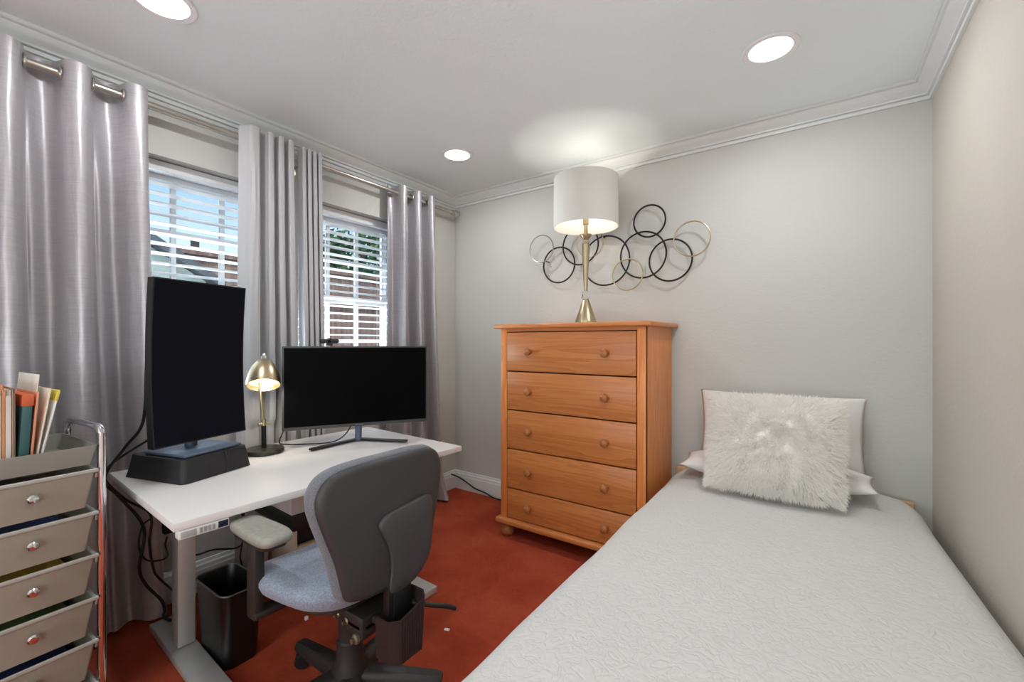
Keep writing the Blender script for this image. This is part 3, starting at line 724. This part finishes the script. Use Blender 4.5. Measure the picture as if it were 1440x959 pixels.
# small scraps on the carpet
tag(MB().box((-1.256, 1.335, .0035), (.022, .014, .006), .002, rot=Matrix.Rotation(.4, 4, 'Z')).build('paper_scrap', M['litter']), 'tiny pale scrap on the carpet beside the bed', 'scrap')
tag(MB().box((-1.80, 1.04, .008), (.014, .014, .015), .003).build('cap_piece', M['litter']), 'tiny white plastic piece on the carpet under the chair seat', 'scrap')

# ------------------------------------------------------------------ drawer cart
K1 = thing('drawer_cart', 'tall six-drawer plastic cart with chrome frame at the left edge', 'drawer cart', (-2.02, .235, 0), math.radians(3.4))
hx, hy = .165, .142
for s in (-1, 1):
    y = s*(hy+.011)
    MB().tube([(hx-.0, y, .055), (hx, y, .84), (hx, y, .882), (hx-.004, y, .900), (hx-.016, y, .916), (hx-.034, y, .923), (hx-.06, y, .924), (-hx+.06, y, .924), (-hx+.034, y, .923), (-hx+.016, y, .916), (-hx+.004, y, .9), (-hx, y, .882), (-hx, y, .84), (-hx, y, .055)], .0115, 14, res=3).build('side_frame', M['chrome'], K1)
    for x in (-1, 1):
        cs = MB().lathe([(0, -.01), (.022, -.01), (.025, -.005), (.025, .005), (.022, .01), (0, .01)], (x*hx, y, .026), 18, Matrix.Rotation(PI/2, 4, 'X')).tube([(x*hx, y, .03), (x*hx, y, .06)], .006, 8)
        cs.build('caster', M['black_plastic'], K1)
tr = MB(); a, b = rrect(hx+.012, hy, .012, 4), rrect(hx+.0, hy-.012, .01, 4)
rg = []
for pts, z in ((b, .815), (a, .868), (a, .874), ([(p[0]*.965, p[1]*.965) for p in a], .874), ([(p[0]*.955, p[1]*.955) for p in b], .822)): rg.append([tr.bm.verts.new((p[0], p[1], z)) for p in pts])
for A, Bq in zip(rg, rg[1:]):
    for k in range(len(A)): tr.bm.faces.new((A[k], A[(k+1) % len(A)], Bq[(k+1) % len(A)], Bq[k]))
tr.bm.faces.new(rg[0]); tr.bm.faces.new(rg[-1]); tr.build('top_tray', M['tray'], K1, angle=35)
ZP = .1335
first_d = None
for k in range(6):
    zt_ = .795-k*ZP
    d = MB(); a = rrect(hx+.004, hy-.006, .008, 3); b = rrect(hx-.008, hy-.024, .008, 3)
    rg = []
    for pts, z, s in ((b, zt_-.112, 1), (a, zt_, 1), (a, zt_, .975), (b, zt_-.108, .97)): rg.append([d.bm.verts.new((p[0]*s+.006, p[1]*s, z)) for p in pts])
    for A, Bq in zip(rg, rg[1:]):
        for i in range(len(A)): d.bm.faces.new((A[i], A[(i+1) % len(A)], Bq[(i+1) % len(A)], Bq[i]))
    d.bm.faces.new(rg[0]); d.bm.faces.new(rg[-1]); dr = d.build('drawer', M['taupe'], K1, angle=35)
    MB().tube([(-hx+.01, -hy+.004, zt_), (hx+.010, -hy+.004, zt_), (hx+.010, hy-.004, zt_), (-hx+.01, hy-.004, zt_)], .0065, 8).build('drawer_rim', M['rail'], dr)
    MB().lathe([(0, .0), (.007, .0), (.007, .008), (.0125, .011), (.0135, .017), (.010, .022), (0, .0235)], (hx+.0045, 0, zt_-.048), 18, Matrix.Rotation(PI/2, 4, 'Y')).build('knob', M['chrome'], dr)
    for s in (-1, 1):
        MB().bx(-hx, hx, s*hy-.006, s*hy+.006, zt_-.026, zt_-.010, .002).build('runner', M['rail'], K1)
    # coloured odds and ends inside each drawer
cols = [('brown', (120, 86, 62)), ('blue', (60, 84, 150)), ('yellow', (196, 160, 60)), ('green', (90, 110, 70)), ('navy', (40, 52, 92)), ('tan', (180, 150, 110))]
rc = Matrix.Translation((-2.02, .235, 0)) @ Matrix.Rotation(math.radians(3.4), 4, 'Z')
ordn = ['topmost', 'second', 'third', 'fourth', 'fifth', 'lowest']
for k, (cn, cc) in enumerate(cols):
    zt_ = .795-k*ZP
    o = MB().box((0, 0, 0), (.22, .20, .055), .006).build('paper_stack', plain(cn+'_cover', cc, .6, var=.1)); o.matrix_world = rc @ Matrix.Translation((0, 0, zt_-.07))
    tag(o, '%s papers showing above the front of the %s cart drawer' % (cn, ordn[k]), 'papers', 'papers in the drawer cart')

# folders standing in the tray (each a thing)
fold = [  # y0, y1, height, colour, lean deg, label, kind
 (-.139, -.131, .228, (226, 220, 210), 0, 'white paper folder farthest from the teal binder in the tray', 'file_folder'),
 (-.130, -.123, .242, (60, 98, 74), -1, 'dark green folder standing left in the cart tray', 'file_folder'),
 (-.122, -.111, .228, (226, 220, 210), 1, 'thick white paper folder beside the dark green folder', 'file_folder'),
 (-.110, -.101, .236, (220, 208, 196), -1, 'pale manila folder among the white papers in the tray', 'file_folder'),
 (-.100, -.090, .230, (230, 224, 216), 0, 'white paper folder left of the pink folder', 'file_folder'),
 (-.089, -.083, .240, (210, 134, 120), 1, 'pink folder standing in the cart tray', 'file_folder'),
 (-.082, -.071, .230, (230, 224, 216), 0, 'white paper folder between pink and orange folders', 'file_folder'),
 (-.070, -.064, .244, (228, 156, 110), 0, 'orange folder standing left of the teal binder', 'file_folder'),
 (-.063, -.052, .228, (224, 216, 206), 1, 'white paper folder right of the orange folder', 'file_folder'),
 (-.051, -.044, .234, (166, 140, 118), 1, 'tan folder just left of the teal binder', 'file_folder')]
for y0, y1, hh, cc, ln, lb, nm in fold:
    m = MB(); n_ = 3
    for q in range(n_):
        yy = y0+(y1-y0)*(q+.5)/n_
        m.box((random.uniform(-.008, .008), yy, hh/2-random.uniform(0, .008)), (.225, (y1-y0)/n_*.8, hh), 0)
    m.box((.112, (y0+y1)/2, hh/2-.01), (.004, (y1-y0)*.95, hh*.94))
    o = m.build(nm, plain(nm+'_paper', cc, .8, var=.06), angle=20)
    o.matrix_world = rc @ Matrix.Translation((.02, .018, .833)) @ Matrix.Rotation(0, 4, 'X')
    tag(o, lb, 'folder', 'folders in the cart tray')
def leaf_thing(nm, lb, cc, y, w, hh, ln, cat, x=.02, d=.225, band=None):
    t = thing(nm, lb, cat); t.matrix_world = rc @ Matrix.Translation((x, y, .824)) @ Matrix.Rotation(math.radians(-ln), 4, 'X')
    MB().bx(-d/2, d/2, -w/2, w/2, 0, hh, min(.006, w*.3)).build('cover', plain(nm+'_cover', cc, .5, var=.08), t)
    if band: MB().bx(-d/2-.001, d/2+.001, -w/2-.001, w/2+.001, hh-.032, hh+.001, .002).build('top_band', plain(nm+'_band', band, .6), t)
    return t
leaf_thing('teal_binder', 'thick dark teal binder with an orange top band in the tray', (58, 98, 98), -.0115, .023, .218, 3, 'binder', band=(206, 98, 58))
leaf_thing('file_folder', 'thin orange folder leaning right of the teal binder', (226, 150, 116), .004, .005, .225, 4, 'folder')
leaf_thing('loose_paper', 'tall white loose paper leaning behind the teal binder', (232, 226, 214), .0075, .003, .275, 5, 'paper', x=-.03)
leaf_thing('loose_paper', 'cream paper leaning just left of the yellow-tabbed sheet', (228, 216, 198), .013, .004, .235, 8, 'paper')
leaf_thing('tabbed_sheet', 'rightmost white sheet with a yellow top tab leaning in the tray', (226, 224, 218), .020, .005, .230, 11, 'paper', band=(222, 200, 84))

# ------------------------------------------------------------------ dresser
DR = thing('dresser', 'tall pine five-drawer dresser against the back wall', 'dresser', (-1.155, 2.435, 0))
bx0, bx1, by0, by1 = -.452, .452, -.245, .235
m = MB()
m.bx(bx0, bx0+.022, by0+.01, by1, .11, 1.275).bx(bx1-.022, bx1, by0+.01, by1, .11, 1.275).bx(bx0+.022, bx1-.022, by1-.012, by1, .11, 1.275)
m.bx(bx0, bx0+.045, by0, by0+.03, .11, 1.275, .003).bx(bx1-.045, bx1, by0, by0+.03, .11, 1.275, .003)
m.build('carcass', M['wood_z'], DR)
m = MB().bx(bx0+.045, bx1-.045, by0+.002, by0+.03, 1.257, 1.275).bx(bx0+.045, bx1-.045, by0+.002, by0+.03, .10, .115); m.build('front_rail', M['wood_x'], DR)
MB().bx(bx0+.03, bx1-.03, by0+.026, by1-.014, .12, 1.26).build('inner_case', M['dark_gap'], DR)
MB().bx(bx0-.036, bx1+.036, by0-.03, by1+.015, 1.275, 1.301, .008, 3).build('top', M['wood_top'], DR)
MB().bx(bx0-.022, bx1+.022, by0-.032, by1+.005, .083, .116, .010, 3).build('base_moulding', M['wood_x'], DR)
zs = [1.255, 1.016, .780, .543, .302, .119]
for k in range(5):
    d = MB().bx(bx0+.049, bx1-.049, by0-.002, by0+.022, zs[k+1]+.0035, zs[k]-.0035, .0035).build('drawer', M['wood_x'], DR)
    zk = (zs[k]+zs[k+1])/2+.0
    for s in (-1, 1):
        MB().lathe([(0, 0), (.015, 0), (.0125, .006), (.012, .012), (.019, .018), (.0225, .027), (.0205, .036), (.012, .0415), (0, .043)], (s*.24, by0-.002, zk), 24, Matrix.Rotation(PI/2, 4, 'X')).build('knob', M['wood_knob'], d)
for x in (-1, 1):
    for y in (by0+.03, by1-.05):
        MB().lathe([(0, .001), (.025, .001), (.038, .012), (.044, .03), (.04, .05), (.028, .06), (.026, .068), (.036, .074), (.036, .0825), (0, .0825)], (x*(bx1-.035), y, 0), 24).build('bun_foot', M['wood_knob'], DR)

# table lamp on dresser
TL = thing('table_lamp', 'tall brass table lamp with white drum shade on the dresser', 'lamp', (-1.145, 2.43, 1.3015))
MB().lathe([(0, 0), (.066, 0), (.067, .006), (.063, .02), (.022, .142), (.018, .146), (.018, .152), (0, .152)], n=36).build('base', M['gold'], TL)
MB().lathe([(0, .153), (.021, .153), (.023, .157), (.023, .195), (.020, .199), (0, .199)], n=8).build('crystal_block', M['crystal'], TL)
MB().lathe([(0, .20), (.011, .20), (.024, .478), (.024, .484), (0, .484)], n=32).build('stem', M['gold'], TL)
MB().lathe([(0, .485), (.016, .485), (.026, .495), (.026, .50), (.016, .508), (0, .508)], n=16).build('crystal_disc', M['crystal'], TL)
MB().lathe([(0, .509), (.014, .509), (.018, .514), (.036, .536), (.036, .542), (.012, .546), (.012, .60), (.018, .604), (.018, .66), (0, .66)], n=24).build('socket', M['gold'], TL)
s0, s1, sr = .585, .882, .192
MB().lathe([(sr+.002, s0), (sr, s1), (sr-.003, s1), (sr-.001, s0), (sr+.002, s0)], n=72).build('shade', M['shade'], TL, angle=60)
sp = MB()
for k in range(3):
    a = 2*PI*k/3; sp.tube([(0, 0, s1-.03), (math.cos(a)*(sr-.003), math.sin(a)*(sr-.003), s1-.006)], .0018, 6)
sp.tube([(.05*math.cos(a), 0, .66+.19*math.sin(a)) if 0 else (.045*math.sin(PI*q/12), 0, .65+.2*q/12) for q in range(13) for a in (0,)], .0018, 6)
sp.build('harp', M['nickel'], TL)
MB().lathe([(0, .64), (.013, .64), (.016, .66), (.028, .69), (.03, .71), (.020, .722), (0, .728)], n=20).build('bulb', emis('lamp_bulb', (255, 236, 205), 6), TL)
lamp('POINT', 'table_lamp_light', (-1.145, 2.43, 1.3015+.745), 2.2, .018, (1, .95, .87))

# ring wall art
WA = thing('ring_wall_art', 'wall sculpture of overlapping dark and gold metal rings above the dresser', 'wall art', (-1.05, YB, 1.75))
rings = [('s', -1.578, 1.845, .095, 1), ('d', -1.452, 1.723, .121, 0), ('d', -1.285, 1.835, .128, 1), ('g', -1.215, 1.839, .092, 0), ('d', -1.111, 1.717, .158, 0), ('g', -.959, 1.611, .096, 1), ('d', -.866, 1.725, .14, 1), ('d', -.83, 1.928, .096, 0), ('d', -.707, 1.678, .123, 0), ('g', -.581, 1.783, .099, 1)]
gm = plain('pale_gold_ring', (186, 172, 138), .35, .8); sm_ = plain('silver_ring', (166, 162, 152), .35, .8); dm = plain('dark_bronze_ring', (38, 34, 33), .45, .5)
for k, x, z, r, lay_ in rings:
    mt = {'s': sm_, 'g': gm, 'd': dm}[k]; lb = {'s': 'thin silver ring', 'g': 'thin pale gold ring', 'd': 'dark bronze ring'}[k]
    th = .0054 if k == 'd' else .0042
    yy = -.036-.012*lay_-(.012 if k != 'd' else 0)
    MB().tube([(x+1.05+r*math.cos(2*PI*q/72), yy, z-1.75+r*math.sin(2*PI*q/72)) for q in range(72)], th, 8, closed=True).build('ring', mt, WA, label=lb)
for x, z in ((-1.452+.06, 1.723+.105), (-.866-.03, 1.725+.137), (-.707+.09, 1.678+.084), (-1.111-.02, 1.717+.157), (-1.578+.03, 1.845-.09), (-.959, 1.611+.096)):
    MB().tube([(x+1.05, -.056, z-1.75), (x+1.05, 0, z-1.75)], .004, 8).build('wall_stud', dm, WA)

# ------------------------------------------------------------------ bed
BX0, BX1, BY0, BY1, BZ = -.655, .385, .62, 2.62, .505
BD = thing('bed', 'narrow single bed with a low wooden headboard along the right wall', 'bed', (-.135, 1.65, 0))
fx0, fx1, fy0, fy1 = BX0+.135, BX1+.135, BY0-1.65, BY1-1.65
MB().bx(fx0+.10, fx1-.10, fy0+.04, fy1-.01, .28, BZ-.05, .05, 4).build('mattress', M['pillow'], BD)
MB().bx(fx0+.10, fx1-.10, fy0+.06, fy1-.01, .10, .275, .01).build('box_base', M['pillow'], BD)
MB().bx(fx0-.02, fx1-.02, fy1+.012, fy1+.045, .0, BZ-.03, .012, 3).build('headboard', plain('pale_wood', (206, 168, 126), .5, var=.08), BD)
for x in (fx0+.08, fx1-.08):
    for y in (fy0+.08, fy1-.08): MB().lathe([(0, 0.001), (.025, .001), (.03, .0985), (0, .0985)], (x, y, 0), 16).build('leg', M['black_plastic'], BD)
# bedspread
def spread(s, v):
    W, Lg = BX1-BX0, BY1-BY0
    q = s*2-1; y = BY1-(Lg-.06)*min(1, v/.94)   # v 0 head .. 1 foot
    side = abs(q); sg = 1 if q >= 0 else -1
    xc, hwid = (BX0+BX1)/2, W/2
    if side < .62: x = side/.62*(hwid-.07); z = BZ
    elif side < .78:
        a = (side-.62)/.16*PI/2; x = hwid-.07+.07*math.sin(a); z = BZ-.07+.07*math.cos(a)
    else:
        f = (side-.78)/.22; x = hwid+((.04 if y < 2.0 else .04*max(0, (2.15-y)/.15)) if sg < 0 else .012)*f; z = BZ-.07-f*(BZ-.07-.06)
        x += .012*f*math.sin(y*11+1.3)*(1 if sg < 0 and y < 2.0 else .2)
    X_ = xc+sg*x
    X_ += .010*noise.noise(Vector((y*3.1, sg, 4)))*min(1, side*1.5)*(1 if sg < 0 else .3)
    z += .007*noise.noise(Vector((X_*3, y*3, 7)))*(1 if side < .78 else 0)-.016*(side/.62)**3*(1 if side < .62 else 1)
    if sg > 0: X_ += .036*max(0, min(1, (2.3-y)/.9))*min(1, side/.6)
    if y > BY1-.13:
        rr_ = .13-math.sqrt(max(0, .13**2-(y-(BY1-.13))**2)); X_ -= sg*rr_*side**2*.8
    if v > .94:
        g = (v-.94)/.06; y2 = BY0+.06
        if g < .35: a = g/.35*PI/2; y = y2-.06*math.sin(a); z2 = -.06+.06*math.cos(a)
        else: y = y2-.06-.015*(g-.35); z2 = -.06-(g-.35)/.65*.36
        z = max(.05, z+z2)
        X_ = xc+(X_-xc)*(1-.05*min(1, g*1.4)*side)
    return (min(X_, XR-.014), y, z)
tag(MB().grid(96, 150, spread).build('bedspread', M['quilt'], angle=None), 'white quilted bedspread covering the bed down its sides', 'bedspread')

def pillow(m, w, h, th, M4, n=48, corner=.05, seed=0, wr=.008):
    for sgn in (1, -1):
        def fn(s, v):
            u, q = s*2-1, v*2-1
            k = max(0, (1-u**4))*max(0, (1-q**4))
            px = u*w/2*(1-corner*(1-q*q)*abs(u)**3); py = q*h/2*(1-corner*(1-u*u)*abs(q)**3)
            z = sgn*th/2*k**.75*(1+.12*noise.noise(Vector((u*2.2, q*2.2, seed+sgn))))
            z += wr*noise.noise(Vector((u*6, q*6, seed*3)))*k
            return M4 @ Vector((px, py, z))
        m.grid(n, n, fn)
    bmesh.ops.remove_doubles(m.bm, verts=m.bm.verts, dist=.0005)
    return m
def frame(base, top, xdir=(1, 0, 0), h=None):
    b = Vector(base); t = Vector(top); up = (t-b).normalized(); x = Vector(xdir); x = (x-up*x.dot(up)).normalized(); n = x.cross(up)
    Mx = Matrix((x, up, n)).transposed().to_4x4(); Mx.translation = (b+t)/2; return Mx
tag(pillow(MB(), .73, .41, .08, frame((-.168, 2.594, .525), (-.168, 2.634, .925)), seed=1).build('pillow', M['pillow'], angle=None), 'white pillow standing at the back against the wall', 'pillow', 'white bed pillows')
tag(pillow(MB(), .80, .21, .11, frame((-.18, 2.345, .568), (-.18, 2.540, .585)), seed=4).build('pillow', M['pillow'], angle=None), 'lower white pillow whose bottom corners poke out behind the furry cushion', 'pillow', 'white bed pillows')
FC = thing('furry_cushion', 'fluffy white fur cushion in front of the pillows', 'cushion', (-.162, 2.255, .528))
FM = frame((.0, -.075, .02), (.0, .10, .395)); fw, fh, fth = .495, .42, .15
m = pillow(MB(), fw, fh, fth, FM, n=30, seed=9); base_me = m.build('cover', M['fur_base'], FC, angle=None)
m = MB(); rnd = random.Random(11); bm = m.bm
Fi = FM.to_3x3()
N = 20000
for i in range(N):
    u, q = rnd.uniform(-1, 1), rnd.uniform(-1, 1)
    if i % 7 == 0:
        if rnd.random() < .5: u = math.copysign(1-abs(rnd.gauss(0, .03)), u)
        else: q = math.copysign(1-abs(rnd.gauss(0, .03)), q)
    u = max(-1, min(1, u)); q = max(-1, min(1, q))
    k = max(0, 1-u**4)*max(0, 1-q**4); sg = 1 if (i % 7 == 0 or rnd.random() < .93) else -1
    p = Vector((u*fw/2, q*fh/2, sg*fth/2*k**.75*.97))
    cl = noise.noise_vector(Vector((u*5, q*5, 3)))*.9 + noise.noise_vector(Vector((u*14, q*14, 8)))*.55
    d = Vector((u*.85, (q+.15)*.75-.10, .40*sg*(.3+.7*k))) + Vector((cl.x, cl.y, cl.z*.4))*.75 + Vector((rnd.gauss(0, .2), rnd.gauss(0, .2), rnd.gauss(0, .15)))
    d.normalize()
    if d.z*sg < .06: d.z = .06*sg; d.normalize()
    Lh = rnd.uniform(.022, .042); w = rnd.uniform(.0010, .0021)
    side = d.cross(Vector((rnd.gauss(0, .5), rnd.gauss(0, .5), 1))).normalized()*w
    p1 = p+d*Lh*.5; d2 = (d+Vector((cl.y*.5, -.30, -.16*sg))).normalized(); p2 = p1+d2*Lh*.5
    V = [bm.verts.new(FM @ x) for x in (p-side, p+side, p1+side*.9, p1-side*.9, p2)]
    bm.faces.new(V[:4]); bm.faces.new((V[3], V[2], V[4]))
fur = m.build('fur', M['fur'], FC, angle=None, recalc=False); fur['kind'] = 'stuff'

# ------------------------------------------------------------------ world, sun, camera
w = bpy.data.worlds.new('sky'); sc.world = w; w.use_nodes = True
nt = w.node_tree; bg = nt.nodes['Background']
tc = nt.nodes.new('ShaderNodeTexCoord'); sx = nt.nodes.new('ShaderNodeSeparateXYZ'); cr = nt.nodes.new('ShaderNodeValToRGB')
nt.links.new(tc.outputs['Generated'], sx.inputs[0]); nt.links.new(sx.outputs['Z'], cr.inputs['Fac'])
e = cr.color_ramp.elements
e[0].position = 0; e[0].color = lin(232, 240, 250); e[1].position = .36; e[1].color = lin(100, 165, 222)
x = e.new(.17); x.color = lin(206, 228, 250)
nt.links.new(cr.outputs[0], bg.inputs['Color']); bg.inputs['Strength'].default_value = 1.35
su = lamp('SUN', 'sun', (0, 0, 8), 3.6, colr=(1, .95, .88), rot=(math.radians(18), math.radians(38), 0)); su.data.angle = .02
# sun travels toward -X and down, lighting the fence outside only

cam = bpy.data.cameras.new('camera'); co = bpy.data.objects.new('camera', cam); col.objects.link(co)
cam.sensor_width = 36; cam.sensor_fit = 'HORIZONTAL'; cam.lens = 36*615/1440
co.location = (0, 0, 1.2); co.rotation_euler = (PI/2, 0, math.radians(34.8)); cam.clip_start = .02
sc.camera = co
sc.view_settings.view_transform = 'Standard'
sc.view_settings.look = 'None'
sc.view_settings.exposure = 0.04
sc.cycles.caustics_reflective = False
